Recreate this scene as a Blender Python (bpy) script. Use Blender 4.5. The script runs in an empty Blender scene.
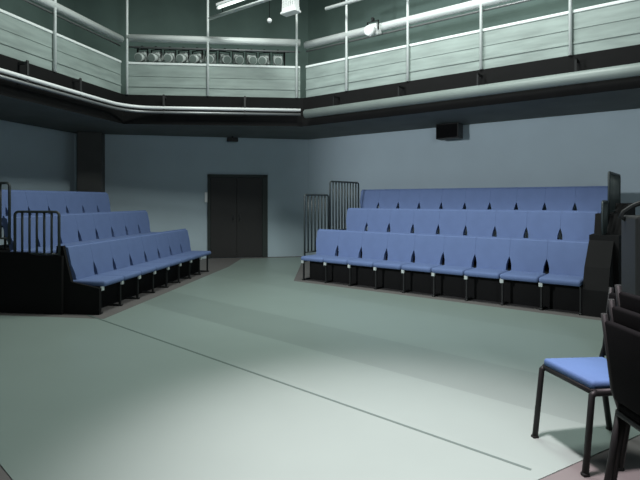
import bpy, bmesh, math, random
from mathutils import Vector, Matrix
random.seed(4)
SC = bpy.context.scene
COL = SC.collection
PI = math.pi

# ------------------------------------------------------------------ materials
def srgb(r, g, b):
    f = lambda c: (c/255/12.92) if c/255 <= .04045 else ((c/255+.055)/1.055)**2.4
    return (f(r), f(g), f(b), 1)

def mat(name, col, rough=.6, metal=0, noise=0, nscale=8, bump=0, bscale=60, spec=.5, stretch=None):
    m = bpy.data.materials.new(name); m.use_nodes = True
    nt = m.node_tree; b = nt.nodes['Principled BSDF']
    b.inputs['Base Color'].default_value = col
    b.inputs['Roughness'].default_value = rough
    b.inputs['Metallic'].default_value = metal
    b.inputs['Specular IOR Level'].default_value = spec
    tc = nt.nodes.new('ShaderNodeTexCoord')
    mp = nt.nodes.new('ShaderNodeMapping')
    nt.links.new(tc.outputs['Object'], mp.inputs['Vector'])
    if stretch: mp.inputs['Scale'].default_value = stretch
    if noise:
        n = nt.nodes.new('ShaderNodeTexNoise'); n.inputs['Scale'].default_value = nscale
        n.inputs['Detail'].default_value = 4
        nt.links.new(mp.outputs[0], n.inputs['Vector'])
        mx = nt.nodes.new('ShaderNodeMix'); mx.data_type = 'RGBA'
        c0 = [c*(1-noise) for c in col[:3]]+[1]; c1 = [min(1, c*(1+noise)) for c in col[:3]]+[1]
        mx.inputs[6].default_value = c0; mx.inputs[7].default_value = c1
        nt.links.new(n.outputs['Fac'], mx.inputs[0]); nt.links.new(mx.outputs[2], b.inputs['Base Color'])
    if bump:
        n2 = nt.nodes.new('ShaderNodeTexNoise'); n2.inputs['Scale'].default_value = bscale
        nt.links.new(mp.outputs[0], n2.inputs['Vector'])
        bp = nt.nodes.new('ShaderNodeBump'); bp.inputs['Strength'].default_value = bump
        bp.inputs['Distance'].default_value = .01
        nt.links.new(n2.outputs['Fac'], bp.inputs['Height']); nt.links.new(bp.outputs[0], b.inputs['Normal'])
    return m

def emis(name, col, s):
    m = bpy.data.materials.new(name); m.use_nodes = True
    b = m.node_tree.nodes['Principled BSDF']
    b.inputs['Base Color'].default_value = (.8, .8, .8, 1)
    b.inputs['Emission Color'].default_value = col; b.inputs['Emission Strength'].default_value = s
    return m

M = dict(
    wall=mat('wall_blue_grey', (.46, .565, .62, 1), .75, noise=.08, nscale=1.2, bump=.15),
    wall_up=mat('wall_dark_green', (.20, .29, .26, 1), .8, noise=.18, nscale=2, bump=.1),
    sub=mat('subfloor', (.13, .122, .117, 1), .6, noise=.15, nscale=5),
    tape=mat('seam_tape', (.09, .13, .115, 1), .5),
    black=mat('black_paint', (.009, .009, .009, 1), .8, noise=.2, nscale=4, spec=.15),
    soffit=mat('soffit_paint', (.11, .12, .115, 1), .8, noise=.35, nscale=1.5),
    ceil=mat('ceiling_paint', (.05, .06, .056, 1), .85, noise=.2, nscale=2),
    blue=mat('blue_upholstery', (.108, .162, .32, 1), .8, noise=.10, nscale=6, bump=.25, bscale=250),
    blue_c=mat('chair_blue_fabric', (.07, .14, .30, 1), .8, noise=.08, nscale=9, bump=.25, bscale=250),
    blackmetal=mat('black_metal', (.012, .013, .013, 1), .5, spec=.3),
    rail=mat('rail_dark_green_metal', (.03, .04, .04, 1), .45),
    blackfab=mat('black_fabric', (.005, .005, .0055, 1), .9, bump=.2, bscale=200, spec=.08),
    grey=mat('grey_metal', (.30, .31, .31, 1), .4, metal=.6),
    white=mat('white_paint', (.9, .92, .91, 1), .28),
    pale=mat('pale_painted_pipe', (.84, .89, .865, 1), .3, noise=.05, nscale=3),
    panel=mat('gallery_panel', (.29, .35, .325, 1), .55, noise=.45, nscale=3.2, stretch=(.5, .5, 3)),
    duct=mat('galvanised_duct', (.25, .295, .275, 1), .45, noise=.15, nscale=3),
    door=mat('door_brown_paint', (.019, .018, .0175, 1), .6, noise=.15, nscale=3),
    jamb=mat('door_frame_paint', (.022, .032, .028, 1), .6),
    lamp=mat('lantern_paint', (.62, .68, .65, 1), .45, noise=.1, nscale=6),
    lens=mat('lens_glass', (.22, .27, .25, 1), .12),
    trol=mat('trolley_grey', (.03, .03, .03, 1), .6, noise=.1, nscale=6),
    col=mat('column_grey', (.075, .075, .072, 1), .8, noise=.15, nscale=3),
    tube=emis('fluorescent_tube', (.85, 1, .93, 1), 2.2),
    chrome=mat('chrome', (.55, .55, .55, 1), .25, metal=.9),
)

def vinyl_mat():
    """vinyl with bands parallel to the seam, each a slightly different tone"""
    m = mat('vinyl_floor', (.235, .295, .268, 1), .38, noise=.05, nscale=1.6, spec=.45)
    nt = m.node_tree; b = nt.nodes['Principled BSDF']
    src = b.inputs['Base Color'].links[0].from_socket
    tc = nt.nodes.new('ShaderNodeTexCoord')
    dt = nt.nodes.new('ShaderNodeVectorMath'); dt.operation = 'DOT_PRODUCT'; dt.inputs[1].default_value = (.67, .742, 0)
    nt.links.new(tc.outputs['Object'], dt.inputs[0])
    mr = nt.nodes.new('ShaderNodeMapRange'); mr.inputs[1].default_value = 0; mr.inputs[2].default_value = 12
    nt.links.new(dt.outputs['Value'], mr.inputs[0])
    cr = nt.nodes.new('ShaderNodeValToRGB'); cr.color_ramp.interpolation = 'CONSTANT'
    e = cr.color_ramp.elements; e[0].position = 0; e[0].color = (1, 1, 1, 1); e[1].position = 2.87/12; e[1].color = (.98, .98, .98, 1)
    for p, v in ((3.62/12, .84), (4.45/12, .95), (5.9/12, .9), (7.4/12, .96)):
        x = e.new(p); x.color = (v, v, v, 1)
    nt.links.new(mr.outputs[0], cr.inputs[0])
    mx = nt.nodes.new('ShaderNodeMix'); mx.data_type = 'RGBA'; mx.blend_type = 'MULTIPLY'; mx.inputs[0].default_value = 1
    nt.links.new(src, mx.inputs[6]); nt.links.new(cr.outputs[0], mx.inputs[7]); nt.links.new(mx.outputs[2], b.inputs['Base Color'])
    return m
M['vinyl'] = vinyl_mat()

# ------------------------------------------------------------------ helpers
def add_box(bm, x0, x1, y0, y1, z0, z1, bev=0, seg=2, mi=0):
    vs = [bm.verts.new((x, y, z)) for x in (x0, x1) for y in (y0, y1) for z in (z0, z1)]
    idx = [(0, 1, 3, 2), (4, 6, 7, 5), (0, 4, 5, 1), (2, 3, 7, 6), (0, 2, 6, 4), (1, 5, 7, 3)]
    fs = [bm.faces.new([vs[i] for i in f]) for f in idx]
    for f in fs: f.material_index = mi
    if bev:
        es = list({e for f in fs for e in f.edges})
        bmesh.ops.bevel(bm, geom=es, offset=bev, segments=seg, affect='EDGES', profile=.5)

def add_prism(bm, pts, axis, a0, a1):
    """extrude a 2-D outline; axis 'x': pts are (y,z); 'y': (x,z); 'z': (x,y)"""
    def P(p, a):
        return {'x': (a, p[0], p[1]), 'y': (p[0], a, p[1]), 'z': (p[0], p[1], a)}[axis]
    A = [bm.verts.new(P(p, a0)) for p in pts]; B = [bm.verts.new(P(p, a1)) for p in pts]
    bm.faces.new(A); bm.faces.new(B[::-1])
    for i in range(len(pts)):
        j = (i+1) % len(pts)
        bm.faces.new([A[j], A[i], B[i], B[j]])

def add_tube(bm, path, r, n=10, caps=True):
    path = [Vector(p) for p in path]
    rings = []
    up = None
    for i, p in enumerate(path):
        if i == 0: t = path[1]-p
        elif i == len(path)-1: t = p-path[i-1]
        else: t = (path[i+1]-p).normalized()+(p-path[i-1]).normalized()
        t.normalize()
        if up is None:
            up = Vector((0, 0, 1)) if abs(t.z) < .9 else Vector((1, 0, 0))
        s = t.cross(up)
        if s.length < 1e-4: s = t.cross(Vector((0, 1, 0)))
        s.normalize(); up = s.cross(t).normalized()
        rings.append([bm.verts.new(p+r*(math.cos(2*PI*k/n)*s+math.sin(2*PI*k/n)*up)) for k in range(n)])
    for a, b in zip(rings, rings[1:]):
        for k in range(n):
            f = bm.faces.new([a[k], a[(k+1) % n], b[(k+1) % n], b[k]]); f.smooth = True
    if caps:
        bm.faces.new(rings[0][::-1]); bm.faces.new(rings[-1])

def arc(c, r, a0, a1, n, fx, fy):
    c = Vector(c); fx = Vector(fx); fy = Vector(fy)
    return [c+r*(math.cos(a0+(a1-a0)*k/n)*fx+math.sin(a0+(a1-a0)*k/n)*fy) for k in range(n+1)]

def obj(name, bm, m, parent=None, loc=None, rz=None):
    bmesh.ops.recalc_face_normals(bm, faces=bm.faces)
    me = bpy.data.meshes.new(name); bm.to_mesh(me); bm.free()
    for k in (m if isinstance(m, list) else [m]): me.materials.append(k)
    o = bpy.data.objects.new(name, me); COL.objects.link(o)
    if parent: o.parent = parent
    if loc: o.location = loc
    if rz is not None: o.rotation_euler = (0, 0, rz)
    return o

def inst(o, parent, loc=None):
    c = o.copy(); COL.objects.link(c); c.parent = parent
    if loc is not None: c.location = loc
    return c

def tag(o, label, cat, group=None):
    o['label'] = label; o['category'] = cat
    if group: o['group'] = group
    return o

def thing(name, label, cat, loc=(0, 0, 0), rz=0, group=None):
    o = bpy.data.objects.new(name, None); COL.objects.link(o)
    o.empty_display_size = .2
    o.location = loc; o.rotation_euler = (0, 0, rz)
    return tag(o, label, cat, group)

def dup(root, label=None, loc=None, rz=None):
    r = root.copy(); COL.objects.link(r)
    if loc is not None: r.location = loc
    if rz is not None: r.rotation_euler = (0, 0, rz)
    if label: r['label'] = label
    for ch in list(root.children):
        c = ch.copy(); COL.objects.link(c); c.parent = r
        for g in list(ch.children):
            d = g.copy(); COL.objects.link(d); d.parent = c
    return r

def struct(o): o['kind'] = 'structure'; return o
V2 = lambda a: Vector((a[0], a[1]))

# ------------------------------------------------------------------ plan of the room (metres; camera over the origin)
U = V2((.795, -.606)).normalized(); N = V2((.606, .795)).normalized()         # right wall direction / outward
LD = V2((.242, .970)).normalized(); LO = V2((-.970, .242)).normalized()       # left wall direction / outward
WL = V2((-5.97, 12.17)); WR = V2((-.32, 13.41))                               # far corners
BD = (WR-WL).normalized(); BO = V2((-BD.y, BD.x))
HSOF, HDECK, HCEIL = 3.12, 3.75, 7.3
ZW = V2(WL-LD*15.0); ZR = V2(WR+U*15.0)
NR, NL = V2((8.6, -4.2)), V2((-3.5, -6.0))

def wall(name, a, b, mats, split=True):
    d = (b-a); L = d.length; rz = math.atan2(d.y, d.x)
    bm = bmesh.new()
    if split:
        add_box(bm, 0, L, 0, .25, 0, HSOF+.3, mi=0); add_box(bm, 0, L, 0, .25, HSOF+.3, HCEIL, mi=1)
    else: add_box(bm, 0, L, 0, .25, 0, HCEIL, mi=1)
    return struct(obj(name, bm, mats, None, (a.x, a.y, 0), rz))
WM = [M['wall'], M['wall_up']]
# outward is +y local when walking clockwise (left wall away, back wall to the right, right wall towards the camera)
wall('wall_left', ZW, WL, WM); wall('wall_back', WL, WR, WM); wall('wall_right', WR, ZR, WM)
wall('wall_side', ZR, NR, WM, False); wall('wall_near', NR, NL, WM, False); wall('wall_entrance', NL, ZW, WM, False)

poly = [ZW, WL, WR, ZR, NR, NL]
bm = bmesh.new(); add_prism(bm, [(p.x*1.03, p.y*1.03) for p in poly], 'z', -.2, 0)
struct(obj('floor', bm, M['sub']))
bm = bmesh.new(); add_prism(bm, [(p.x*1.03, p.y*1.03) for p in poly], 'z', HCEIL, HCEIL+.2)
struct(obj('ceiling', bm, M['ceil']))

# gallery edge plan
CL = V2((-4.18, 10.66)); CR = V2((-.375, 11.03))
GL = CL-LD*12.5; GR = CR+U*12.5
GD = (CR-CL).normalized(); GO = V2((GD.y, -GD.x))     # towards the stage from the back gallery
def inset(p, q, r, d):
    """corner q of the edge p-q-r moved d towards the stage"""
    d1 = (q-p).normalized(); d2 = (r-q).normalized()
    n1 = V2((d1.y, -d1.x)); n2 = V2((d2.y, -d2.x))
    b = (n1+n2).normalized()
    return q+b*(d/max(.2, b.dot(n1)))
def edge_path(d):
    n1 = V2((LD.y, -LD.x)); n3 = V2((-N.x, -N.y))
    return [GL+n1*d, inset(GL, CL, CR, d), inset(CL, CR, GR, d), GR+n3*d]
E0 = edge_path(0)
bm = bmesh.new()
outer = [ZW+LD*1.0-LO*.02, WL-LO*.02, WR, ZR-U*1.0]
for i in range(3):
    add_prism(bm, [tuple(E0[i]), tuple(E0[i+1]), tuple(outer[i+1]), tuple(outer[i])], 'z', HSOF, HDECK)
g = obj('gallery_deck', bm, [M['soffit'], M['black']])
for f in g.data.polygons:
    if abs(f.normal.z) < .5 or f.normal.z > .5: f.material_index = 1
struct(g)

# ------------------------------------------------------------------ vinyl stage floor
A = V2((-.37, 9.30)); LB_R = 4.70
E = V2((-2.82, 6.56)); eD = V2((.139, .990)).normalized(); eM = V2((-.990, .139)).normalized(); LB_L = 3.95
B = A+U*LB_R
vp = [E-eD*.26+eM*4.0, E-eD*.26-eM*.14, E+eD*4.7-eM*.12, V2((-2.0, 12.75)), V2((-.42, 13.1)),
      A-N*.13-U*.05, B-N*.13+U*1.2, V2((4.9, 4.87)), V2((2.04, 3.19)), V2((1.21, 2.70)), V2((.30, 2.16)), V2((-1.15, 2.21)),
      V2((-1.65, 2.68)), V2((-1.81, 2.83)), V2((-5.2, 6.0))]
bm = bmesh.new(); add_prism(bm, [tuple(p) for p in vp], 'z', 0.0005, .005)
vf = obj('stage_floor_vinyl', bm, M['vinyl'])
tag(vf, 'pale green grey vinyl stage floor laid between the two seating banks', 'floor covering')
bm = bmesh.new()
def strip(p, q, w):
    p, q = V2(p), V2(q); d = (q-p).normalized(); s = V2((-d.y, d.x))*w/2
    add_prism(bm, [tuple(p+s), tuple(p-s), tuple(q-s), tuple(q+s)], 'z', .005, .0062)
strip((-3.02, 6.50), (1.17, 2.77), .022)
obj('seam_tape', bm, M['tape'], vf)

# ------------------------------------------------------------------ seating banks
def seat_meshes(p):
    h = p/2-.002
    bm = bmesh.new(); add_box(bm, -h, h, 0, .50, .375, .455, .032, 4)
    for f in bm.faces: f.smooth = True
    s = obj('seat', bm, M['blue'])
    bm = bmesh.new()
    g = p/2-.001
    out = [(-g+.04, .44), (g-.04, .44), (g-.036, .54), (g-.018, .61), (g, .66), (g, .935), (-g, .935), (-g, .66), (-g+.018, .61), (-g+.036, .54)]
    add_prism(bm, out, 'y', -.042, .042)
    bmesh.ops.bevel(bm, geom=[e for e in bm.edges if abs(e.verts[0].co.y-e.verts[1].co.y) < 1e-5 and min(v.co.z for v in e.verts) > .9], offset=.03, segments=3, affect='EDGES')
    for v in bm.verts: v.co.y += .47+(v.co.z-.44)*.22     # raked back
    b = obj('backrest', bm, M['blue'])
    bm = bmesh.new()
    add_box(bm, -.014, .014, .07, .10, 0, .37, .004, 1)
    add_box(bm, -.02, .02, .05, .48, 0, .025, .004, 1)
    add_box(bm, -.012, .012, .07, .46, .345, .375, .003, 1)
    l = obj('leg', bm, M['blackmetal'])
    bm = bmesh.new(); add_box(bm, -.026, .026, .035, .068, .32, .378, .006, 1)
    k = obj('bracket', bm, M['lamp'])
    return s, b, l, k

def bank(label, origin, xd, Lx, ns, near_end, zr=(1.48, 1.88), rows=None):
    rz = math.atan2(xd.y, xd.x)
    t = thing('seating_bank', label, 'tiered seating', (origin.x, origin.y, 0), rz)
    rows = rows or [(0, Lx, ns)]*3
    pp = None
    for r in range(3):
        xs, xe, n_ = rows[r]; p = (xe-xs)/n_
        for i in range(n_):
            loc = (xs+p*(i+.5), .9*r, .4*r)
            if p != pp:
                s, b, l, k = seat_meshes(p); pp = p
                ss, bb, ll, kk = s, b, l, k
                ss.parent = t; ss.location = loc
            else:
                ss = inst(s, t, loc); bb = b.copy(); ll = l.copy(); kk = k.copy()
                for o in (bb, ll, kk): COL.objects.link(o)
            bb.parent = ss
            ll.parent = ss; ll.location = (-p/2+.02, 0, 0)
            kk.parent = ss; kk.location = (-p/2+.02, 0, 0)
        e1 = inst(l, t, (Lx-.02, .9*r, .4*r))
    bm = bmesh.new()
    for r in (1, 2):
        y0 = .9*r-.17; y1 = y0+.9 if r == 1 else .9*r+.78
        add_box(bm, 0, Lx, y0, y1, .4*r-.4 if r == 1 else 0, .4*r, .006, 1)
    obj('platform', bm, M['black'], t)
    bm = bmesh.new(); add_box(bm, .02, Lx-.02, .26, .285, 0, .365, .003, 1); obj('kick_panel', bm, M['black'], t)
    # cladding at both ends, stepped with the rows
    def clad(x0, x1, z):
        bm = bmesh.new()
        add_prism(bm, [(.55, 0), (.55, z[0]), (.95, z[0]), (1.05, z[1]), (1.55, z[1]), (1.75, z[2]), (2.65, z[2]), (2.65, 0)], 'x', x0, x1)
        return obj('side_panel', bm, M['black'], t)
    if near_end == 'right':
        clad(-.05, -.005, (.40, .45, .82)); clad(Lx+.005, Lx+.36, (1.02, 1.30, 1.45))
        bm = bmesh.new()
        add_prism(bm, [(.06, 0), (.06, .34), (.20, .62), (.55, .95), (.55, 0)], 'x', Lx+.005, Lx+.30)
        obj('end_panel', bm, M['black'], t)
    else:
        bm = bmesh.new(); add_prism(bm, [(.05, 0), (.05, .36), (.45, .44), (.57, .93), (.66, .93), (.70, 0)], 'x', -.05, -.005)
        obj('end_panel', bm, M['black'], t)
        clad(-.10, -.055, (.80, .84, 1.02)); clad(Lx+.005, Lx+.05, (.40, .45, .82))
    def rail(x, y0, y1, z0, z1, n):
        bm = bmesh.new(); r = .018
        add_tube(bm, [(x, y0, z0)]+arc((x, y0+.05, z1-.05), .05, PI, PI/2, 4, (0, 1, 0), (0, 0, 1))
                 + arc((x, y1-.05, z1-.05), .05, PI/2, 0, 4, (0, 1, 0), (0, 0, 1))+[(x, y1, z0)], r)
        add_tube(bm, [(x, y0, z0+.08), (x, y1, z0+.08)], .014)
        g = obj('guard_rail', bm, M['rail'], t)
        bm = bmesh.new(); add_tube(bm, [(0, 0, z0+.08), (0, 0, z1-.01)], .015, 8)
        q = obj('baluster', bm, M['rail'], g, (x, y0+(y1-y0)/(n+1), 0))
        for j in range(1, n):
            inst(q, g, (x, y0+(y1-y0)*(j+1)/(n+1), 0))
    if near_end == 'right':
        rail(-.07, .22, .98, .42, 1.60, 6); rail(-.07, 1.04, 2.1, .80, zr[1], 9)
        rail(Lx+.16, .62, 1.0, .95, zr[0], 3); rail(Lx+.18, 1.06, 2.2, 1.25, zr[1]+.02, 7)
    else:
        rail(-.08, .60, 1.24, .74, zr[0], 5); rail(-.08, 1.32, 2.40, .95, zr[1], 7)
    return t
bank('long blue three-row seating bank along the right wall, with vertical-bar rails at both ends', A, U, LB_R, 9, 'right', rows=[(0, 4.7, 9), (.09, 4.68, 9), (-.15, 4.7, 10)])
bank('blue three-row seating bank on the left, its black panelled end facing the camera', E, eD, LB_L, 8, 'left', (1.40, 1.80)).scale = (1, 1, .96)

# ------------------------------------------------------------------ gallery railings
def seg_frame(a, b):
    d = b-a; return d.length, math.atan2(d.y, d.x)
PATH = edge_path(.0)
def railing(label, a, b, posts, skew=(0, 0), hr=1.16):
    L, rz = seg_frame(a, b)
    t = thing('gallery_railing', label, 'railing', (a.x, a.y, HDECK), rz, None)
    x0, x1 = skew[0], L+skew[1]
    bm = bmesh.new(); add_box(bm, x0, x1, .03, .05, .0, .66, .003, 1); obj('infill_panel', bm, M['panel'], t)
    bm = bmesh.new(); add_box(bm, x0, x1, .012, .055, .655, .705, .01, 2); obj('mid_rail', bm, M['pale'], t)
    bm = bmesh.new()
    add_box(bm, x0, x1, .014, .03, .17, .21, .004, 1); add_box(bm, x0, x1, .02, .03, .40, .415, .003, 1)
    obj('panel_batten', bm, M['panel'], t)
    bm = bmesh.new(); add_tube(bm, [(x0, .03, hr), (x1, .03, hr)], .078, 16); obj('handrail', bm, M['pale'], t)
    bm = bmesh.new(); add_tube(bm, [(x0, .05, 1.03), (x1, .05, 1.03)], .02, 8); obj('lower_rail', bm, M['grey'], t)
    bm = bmesh.new(); add_tube(bm, [(0, -.015, 0), (0, -.015, HCEIL-HDECK)], .026, 10)
    p0 = obj('post', bm, M['pale'], t, (posts[0], 0, 0))
    for x in posts[1:]: inst(p0, t, (x, 0, 0))
    return t
LL = (PATH[1]-PATH[0]).length
railing('white handrail and pale panelled railing along the left gallery', PATH[0], PATH[1], [LL-.06-1.9*k for k in range(1, 6)], (0, -.06))
BL = (PATH[2]-PATH[1]).length
railing('short white railing of the back gallery, above the double doors', PATH[1], PATH[2], [.07, BL/2-.15, BL-.14], (.06, -.06), 1.22)
railing('white handrail and pale panelled railing along the right gallery', PATH[2], PATH[3], [1.17+1.4*k for k in range(8)], (.06, 0))

# ------------------------------------------------------------------ pipes and duct below the gallery edge
p1 = edge_path(.16)
def bend_path(pts, r, z):
    a, q, c = pts
    d1 = (q-a).normalized(); d2 = (c-q).normalized()
    th = d1.angle(d2); cut = r*math.tan(th/2)
    s, e = q-d1*cut, q+d2*cut
    res = [a]
    for k in range(9):
        u = k/8; res.append((1-u)**2*s+2*u*(1-u)*q+u*u*e)
    res.append(c)
    return [(p.x, p.y, z) for p in res]
t = thing('pipe_run', 'pair of thin white pipes under the left and back gallery edge, bending round the corner', 'pipes')
bm = bmesh.new(); add_tube(bm, bend_path([p1[0], p1[1], p1[2]], .9, 3.45), .034, 12); obj('pipe', bm, M['white'], t)
bm = bmesh.new(); add_tube(bm, bend_path([p1[0], p1[1], p1[2]], .9, 3.355), .028, 12); ob = obj('pipe', bm, M['grey'], t)
ob['label'] = 'lower grey pipe'
def bracket(x, y, d, zt=HDECK-.02, zb=3.33):
    bm = bmesh.new(); rz = math.atan2(d.y, d.x)
    add_box(bm, -.02, .02, -.02, .0, zb, zt); add_box(bm, -.02, .02, .0, .17, zt-.06, zt-.02)
    return bm, rz
for q, d in [(p1[1]-LD*1.4, LD), (p1[1]-LD*2.6, LD), (p1[1]-LD*4.6, LD), (p1[1]+GD*.75, GD), (p1[1]+GD*2.45, GD)]:
    bm, rz = bracket(q.x, q.y, d); obj('bracket', bm, M['trol'], t, (q.x, q.y, 0), rz)
p2 = edge_path(.20)
t = thing('ventilation_duct', 'thick round grey duct running under the right gallery edge', 'duct')
bm = bmesh.new(); add_tube(bm, [(p2[2].x+U.x*.16, p2[2].y+U.y*.16, 3.345), (p2[3].x, p2[3].y, 3.345)], .092, 20); obj('duct_tube', bm, M['duct'], t)
for k in range(7):
    q = p2[2]+U*(.9+1.5*k)
    bm = bmesh.new()
    add_box(bm, -.015, .015, -.01, .01, .09, .30); add_box(bm, -.015, .015, -.01, .2, .27, .30)
    obj('hanger', bm, M['blackmetal'], t, (q.x, q.y, 3.345), math.atan2(U.y, U.x))

# ------------------------------------------------------------------ lanterns stored on a bar behind the back railing
gq = PATH[1]; rzG = math.atan2(GD.y, GD.x)
BARZ = 4.86
t = thing('lighting_bar', 'thin lighting bar carrying the row of lanterns behind the back gallery railing', 'lighting bar', (gq.x, gq.y, 0), rzG)
bm = bmesh.new(); add_tube(bm, [(.12, .34, BARZ), (BL-.3, .34, BARZ)], .022, 10); obj('bar', bm, M['blackmetal'], t)
for x in (.2, BL-.4):
    bm = bmesh.new(); add_tube(bm, [(x, .34, BARZ), (x, .34, HDECK)], .018, 8); obj('stand_post', bm, M['blackmetal'], t)
def lantern(name, label, group):
    t = thing(name, label, 'stage lantern', (0, 0, 0), 0, group)
    bm = bmesh.new()
    # body: barrel pointing to -y, tilted down, with a cooling box behind
    Rm = Matrix.Rotation(math.radians(18), 4, 'X')
    b2 = bmesh.new(); add_tube(b2, [(0, -.15, 0), (0, -.02, 0)], .078, 16); add_box(b2, -.085, .085, -.03, .13, -.085, .085, .02, 2)
    for k in range(4): add_box(b2, -.06+.036*k, -.05+.036*k, .0, .12, .085, .10)
    bmesh.ops.transform(b2, matrix=Matrix.Translation((0, 0, -.17)) @ Rm, verts=b2.verts)
    o = obj('body', b2, M['lamp'], t); bm.free()
    bm = bmesh.new(); add_tube(bm, [(0, -.158, 0), (0, -.148, 0)], .066, 16)
    bmesh.ops.transform(bm, matrix=Matrix.Translation((0, 0, -.17)) @ Rm, verts=bm.verts)
    obj('lens', bm, M['lens'], o)
    bm = bmesh.new()
    add_box(bm, -.105, -.097, -.015, .015, -.18, -.03); add_box(bm, .097, .105, -.015, .015, -.18, -.03); add_box(bm, -.105, .105, -.015, .015, -.036, -.028)
    obj('yoke', bm, M['blackmetal'], t)
    bm = bmesh.new(); add_box(bm, -.018, .018, -.03, .03, -.03, .028, .005, 1); add_box(bm, -.006, .006, .028, .06, -.01, .0)
    obj('clamp', bm, M['blackmetal'], t)
    return t
ordn = ['leftmost', 'second from left', 'third from left', 'fourth from left', 'fifth from left', 'middle', 'fifth from right', 'fourth from right', 'third from right', 'second from right', 'rightmost']
L0 = lantern('stage_lantern', 'x', 'lanterns stored behind the back gallery railing')
for k in range(11):
    o = L0 if k == 0 else dup(L0)
    x = .30+k*(BL-.85)/10
    q = gq+GD*x-GO*.34
    o.location = (q.x, q.y, BARZ); o.rotation_euler = (0, 0, rzG+random.uniform(-.5, .5))
    o.scale = (1.22,)*3
    o['label'] = 'grey stage lantern hung behind the back gallery railing, %s of eleven' % ordn[k]

# lantern on the right handrail, and finned flood and lamp on grid bar
q = PATH[2]+U*1.88
t = dup(L0, 'small white floodlight clamped under the right gallery handrail', (q.x-N.x*.14, q.y-N.y*.14, 5.03), math.atan2(U.y, U.x)); t['group'] = ''
del t['group']
for c in list(t.children):
    if c.name.startswith('body'):
        c.data = c.data.copy(); c.data.materials[0] = M['white']
        for g_ in c.children: g_.data = g_.data.copy(); g_.data.materials[0] = M['white']

def grid_bar(label, a, L, z, name='grid_pipe'):
    t = thing(name, label, 'lighting bar', (a.x, a.y, z), math.atan2(U.y, U.x))
    bm = bmesh.new(); add_tube(bm, [(0, 0, 0), (L, 0, 0)], .036, 10); obj('pipe', bm, M['pale'], t)
    for x in (.4, L/2, L-.4):
        bm = bmesh.new(); add_tube(bm, [(x, 0, 0), (x, 0, HCEIL-z-.005)], .008, 6); obj('suspension_rod', bm, M['blackmetal'], t)
    return t
grid_bar('pale lighting pipe hung just below the lit fluorescent batten', V2((-2.30, 10.42)), 6, 5.28)
grid_bar('pale lighting pipe hung over the right gallery handrail, near the top of the photo', V2((.12, 10.25)), 6, 5.42)
a = V2((-2.08, 10.15))
t = thing('fluorescent_batten', 'lit white fluorescent batten hanging over the stage, top centre', 'light fitting', (a.x, a.y, 5.39), math.atan2(U.y, U.x))
bm = bmesh.new(); add_box(bm, 0, 1.5, -.05, .05, .03, .09, .008, 1); obj('housing', bm, M['white'], t)
bm = bmesh.new(); add_tube(bm, [(.04, 0, 0), (1.46, 0, 0)], .019, 10); obj('tube', bm, M['tube'], t)
for x in (.02, 1.48):
    bm = bmesh.new(); add_box(bm, x-.02, x+.02, -.025, .025, -.025, .035); obj('tube_holder', bm, M['white'], t)
for x in (.3, 1.2):
    bm = bmesh.new(); add_tube(bm, [(x, 0, .09), (x, 0, HCEIL-5.39-.005)], .008, 6); obj('suspension_rod', bm, M['blackmetal'], t)
# finned flood
t = thing('finned_floodlight', 'pale finned floodlight hanging above the right end of the back railing', 'floodlight', (-.60, 10.2, 5.30), math.atan2(U.y, U.x))
bm = bmesh.new(); add_box(bm, -.20, .20, -.10, .10, .0, .05, .01, 1); add_box(bm, -.17, .17, -.08, .08, .05, .12); obj('body', bm, M['white'], t)
bm = bmesh.new()
for k in range(6): add_box(bm, -.16+.06*k, -.14+.06*k, -.08, .08, .12, .42)
obj('cooling_fins', bm, M['white'], t)
bm = bmesh.new(); add_tube(bm, [(0, .02, .12), (0, .02, HCEIL-5.30-.005)], .02, 8); obj('drop_pole', bm, M['grey'], t)
t = thing('bulkhead_lamp', 'tiny round white lamp on a thin rod beside the finned floodlight', 'lamp', (-1.03, 10.2, 5.16))
bm = bmesh.new(); bmesh.ops.create_uvsphere(bm, u_segments=14, v_segments=8, radius=.05); obj('globe', bm, M['white'], t)
bm = bmesh.new(); add_tube(bm, [(0, 0, .03), (0, 0, HCEIL-5.16-.005)], .008, 6); obj('rod', bm, M['blackmetal'], t)

# ------------------------------------------------------------------ back wall: double doors, sign, small fittings
rzB = math.atan2(BD.y, BD.x)
dq = WR-BD*1.86
d = bpy.data.objects.new('door_1', None); COL.objects.link(d); d.location = (dq.x, dq.y, 0); d.rotation_euler = (0, 0, rzB); struct(d)
W = 1.54; H = 2.16
bm = bmesh.new()
add_box(bm, -W/2, -W/2+.07, -.06, .02, 0, H, .006, 1); add_box(bm, W/2-.14, W/2, -.06, .02, 0, H, .006, 1); add_box(bm, -W/2, W/2, -.06, .02, H-.07, H, .006, 1)
obj('door_frame', bm, M['jamb'], d)
for s in (0, 1):
    x0 = -W/2+.07+s*.67; bm = bmesh.new()
    add_box(bm, x0+.001, x0+.669, -.035, .01, .01, H-.075, .005, 1)
    lf = obj('door_leaf', bm, M['door'], d)
    bm = bmesh.new(); hx = x0+(.58 if s == 0 else .08)
    add_box(bm, hx-.035, hx+.035, -.042, -.035, .95, 1.15, .002, 1); add_tube(bm, [(hx, -.09, .98), (hx, -.09, 1.12)], .01, 8)
    add_tube(bm, [(hx, -.09, .99), (hx, -.035, .99)], .008, 6); add_tube(bm, [(hx, -.09, 1.11), (hx, -.035, 1.11)], .008, 6)
    obj('handle', bm, M['trol'], lf)
q = dq-BD*.80
bm = bmesh.new(); add_box(bm, -.045, .045, -.028, -.001, 1.44, 1.70, .006, 2)
tag(obj('wall_notice', bm, M['white'], None, (q.x, q.y, 0), rzB), 'narrow white plate on the back wall beside the left door jamb', 'notice')
q = dq-BD*.15-BO*.30
t = thing('emergency_light', 'small dark emergency light under the back gallery, above the double doors', 'light fitting', (q.x, q.y, 2.98), rzB)
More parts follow.
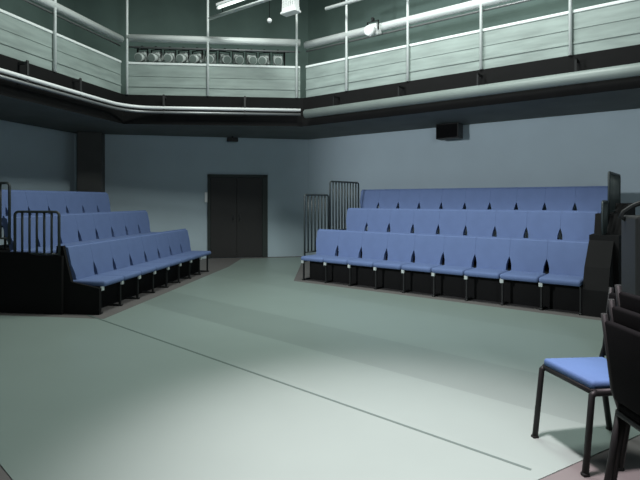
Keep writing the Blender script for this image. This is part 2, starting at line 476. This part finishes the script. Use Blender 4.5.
bm = bmesh.new(); add_box(bm, -.14, .14, -.05, .05, 0, .1, .012, 2); obj('housing', bm, M['blackmetal'], t)
bm = bmesh.new(); add_box(bm, -.02, .02, -.02, .02, .1, HSOF-2.98); obj('stem', bm, M['blackmetal'], t)
# corner column
q = WL-LO*.3+LD*.0+BD*.24
bm = bmesh.new(); add_box(bm, -.27, .27, -.42, .0, 0, HSOF, .01, 1)
struct(obj('trim_1', bm, M['col'], None, ((WL+BD*.42).x, (WL+BD*.42).y, 0), rzB))
# loudspeaker on the right wall
k = (455-320)/500
s_ = (k*WR.y-WR.x)/(U.x-k*U.y)
q = WR+U*s_-N*.30
t = thing('loudspeaker', 'black box loudspeaker bracketed high on the right wall under the gallery', 'loudspeaker', (q.x, q.y, 2.80), math.atan2(U.y, U.x))
bm = bmesh.new(); add_box(bm, -.25, .25, -.14, .13, 0, .32, .012, 2); obj('cabinet', bm, M['blackmetal'], t)
bm = bmesh.new(); add_box(bm, -.23, .23, -.15, -.14, .02, .30, .004, 1); obj('grille', bm, M['blackfab'], t)
bm = bmesh.new(); add_box(bm, -.03, .03, .12, .30, .12, .20); obj('bracket', bm, M['blackmetal'], t)

# ------------------------------------------------------------------ chairs at the right
def chair(label, loc, rz, group, seat_mat='blue_c'):
    """faces local -y; origin on the floor under the seat centre"""
    t = thing('stacking_chair', label, 'chair', loc, rz, group)
    w, dp = .215, .21
    bm = bmesh.new(); add_box(bm, -w, w, -dp-.015, dp, .445, .495, .02, 3)
    for v in bm.verts: v.co.z += (-v.co.y)*.04+(.012*math.cos(v.co.x/w*PI/2) if v.co.z > .47 else 0)
    for f in bm.faces: f.smooth = True
    obj('seat', bm, M[seat_mat], t)
    bm = bmesh.new()
    add_tube(bm, [(-w, -dp, .445), (w, -dp, .445)], .02); add_tube(bm, [(-w, dp, .43), (w, dp, .43)], .014)
    for s in (-1, 1): add_tube(bm, [(s*w, -dp, .445), (s*w, dp, .43)], .021)
    add_box(bm, -w+.01, w-.01, -dp+.01, dp-.01, .425, .447)
    obj('seat_frame', bm, M['blackmetal'], t)
    for s in (-1, 1):
        bm = bmesh.new(); add_tube(bm, [(s*w, -dp+.01, .452), (s*w, -dp-.02, .43), (s*(w+.005), -dp-.065, .012)], .018)
        add_box(bm, s*(w+.005)-.018, s*(w+.005)+.018, -dp-.085, -dp-.047, 0, .018, .004, 1)
        obj('leg', bm, M['blackmetal'], t)
        bm = bmesh.new(); add_tube(bm, [(s*w, dp-.01, .44), (s*(w+.005), dp+.06, .012)], .018)
        add_box(bm, s*(w+.005)-.018, s*(w+.005)+.018, dp+.042, dp+.08, 0, .018, .004, 1)
        obj('leg', bm, M['blackmetal'], t)
        bm = bmesh.new(); add_tube(bm, [(s*w, dp-.02, .435), (s*w, dp+.02, .55), (s*w, dp+.07, .93)], .015)
        obj('back_upright', bm, M['blackmetal'], t)
        bm = bmesh.new(); add_box(bm, s*w-.02, s*w+.02, -.03, .03, .395, .43, .004, 1)
        obj('linking_bracket', bm, M['chrome'], t)
    bm = bmesh.new(); add_box(bm, -w+.008, w-.008, -.022, .022, .50, .90, .015, 3)
    for v in bm.verts: v.co.y += dp+.012+(v.co.z-.55)*.13
    for f in bm.faces: f.smooth = True
    b = obj('backrest', bm, M['blackfab'], t); b['label'] = 'black padded backrest'
    return t
def place_chair(label, front_left, facing, group):
    f = V2(facing).normalized(); rz = math.atan2(f.y, f.x)+PI/2     # local -y -> f
    return label, f, rz
f = V2((-.97, -.20)).normalized(); side = V2((.20, -.97)).normalized()
c1 = V2((1.42, 3.16))+side*.215-f*.21
chair('blue-seated black chair facing the stage at the right, in front of the black chair backs', (c1.x, c1.y, 0), math.atan2(f.y, f.x)+PI/2, None)
ORD = ['bottom chair of the stack at the lower right edge, black back turned to the stage',
       'second chair from the bottom in the stack at the lower right edge',
       'topmost chair of the stack at the lower right edge, its black back highest']
st = chair(ORD[0], (1.71, 2.30, 0), PI/2+.03, 'stacked chairs at the right edge', 'blackfab')
for k in (1, 2):
    dup(st, ORD[k], (1.71+.035*k, 2.30, .072*k))

# tall grey trolley at the right edge with curved handle
tq = V2((3.09, 4.35))
t = thing('equipment_trolley', 'tall dark grey trolley with a curved black handle at the right edge, behind the chairs', 'trolley', (tq.x, tq.y, 0), math.radians(-18))
bm = bmesh.new(); add_box(bm, -.36, .36, -.24, .24, .12, 1.36, .02, 2); obj('cabinet', bm, M['trol'], t)
bm = bmesh.new(); add_box(bm, -.33, .33, -.25, -.24, .16, 1.32, .004, 1); obj('door', bm, M['trol'], t)
bm = bmesh.new()
add_tube(bm, [(-.33, .1, 1.31), (-.395, .1, 1.345), (-.37, .1, 1.39), (-.30, .1, 1.445), (-.20, .1, 1.49), (-.06, .1, 1.52), (.10, .1, 1.52), (.24, .1, 1.45), (.30, .1, 1.34)], .022, 10)
obj('handle', bm, M['blackmetal'], t)
for x in (-.28, .28):
    for y in (-.18, .18):
        bm = bmesh.new(); add_tube(bm, [(x-.018, y, .06), (x+.018, y, .06)], .06, 16); add_box(bm, x-.03, x+.03, y-.02, y+.02, .06, .13)
        obj('castor', bm, M['blackmetal'], t)

# ------------------------------------------------------------------ lights
def area(name, loc, size, power, col, target=None, shape='SQUARE', sy=None):
    l = bpy.data.lights.new(name, 'AREA'); l.energy = power; l.color = col; l.size = size
    if sy: l.shape = 'RECTANGLE'; l.size_y = sy
    o = bpy.data.objects.new(name, l); COL.objects.link(o); o.location = loc
    if target:
        o.rotation_euler = (Vector(target)-Vector(loc)).to_track_quat('-Z', 'Y').to_euler()
    return o
COOL = (.93, 1, .96)
area('house_light', (1.6, 6.2, 7.0), 1.2, 245, COOL)
area('house_light', (-1.1, 7.4, 7.0), 1.2, 245, COOL)
area('right_wall_fill', (2.2, -2.2, 3.0), 1.0, 120, (.86, .95, 1), (3.6, 9.0, 2.2))  # added fill behind the camera, brightens the right wall; no fitting modelled
sl = bpy.data.lights.new('floor_fill_spot', 'SPOT'); sl.energy = 3900; sl.color = (1, .84, .90); sl.spot_size = math.radians(37); sl.spot_blend = 1; sl.shadow_soft_size = .3  # added unseen spot that makes the bright pool on the near floor
so = bpy.data.objects.new('floor_fill_spot', sl); COL.objects.link(so); so.location = (.6, 2.4, 6.8)
so.rotation_euler = (Vector((.5, 2.85, 0))-Vector((.6, 2.4, 6.8))).to_track_quat('-Z', 'Y').to_euler()

pl = bpy.data.lights.new('right_wall_fill_spot', 'SPOT'); pl.energy = 1500; pl.color = (.92, .96, 1); pl.spot_size = math.radians(58); pl.spot_blend = .7; pl.shadow_soft_size = .25  # added unseen spot under the left gallery, lifts the right wall
po = bpy.data.objects.new('right_wall_fill_spot', pl); COL.objects.link(po); po.location = (-5.6, 2.6, 3.0)
po.rotation_euler = (Vector((4.2, 10.2, 2.3))-Vector(po.location)).to_track_quat('-Z', 'Y').to_euler()

w = bpy.data.worlds.new('World'); SC.world = w; w.use_nodes = True
w.node_tree.nodes['Background'].inputs[0].default_value = (.5, .6, .6, 1); w.node_tree.nodes['Background'].inputs[1].default_value = .03

# ------------------------------------------------------------------ camera
c = bpy.data.cameras.new('Camera'); c.sensor_width = 36; c.lens = 36*500/640; c.shift_y = -40/640; c.clip_end = 100
co = bpy.data.objects.new('Camera', c); COL.objects.link(co); co.location = (0, 0, 1.5); co.rotation_euler = (PI/2, 0, 0)
SC.camera = co
vs = SC.view_settings; vs.view_transform = 'Standard'; vs.look = 'None'; vs.gamma = 1; vs.exposure = 0; vs.use_curve_mapping = False
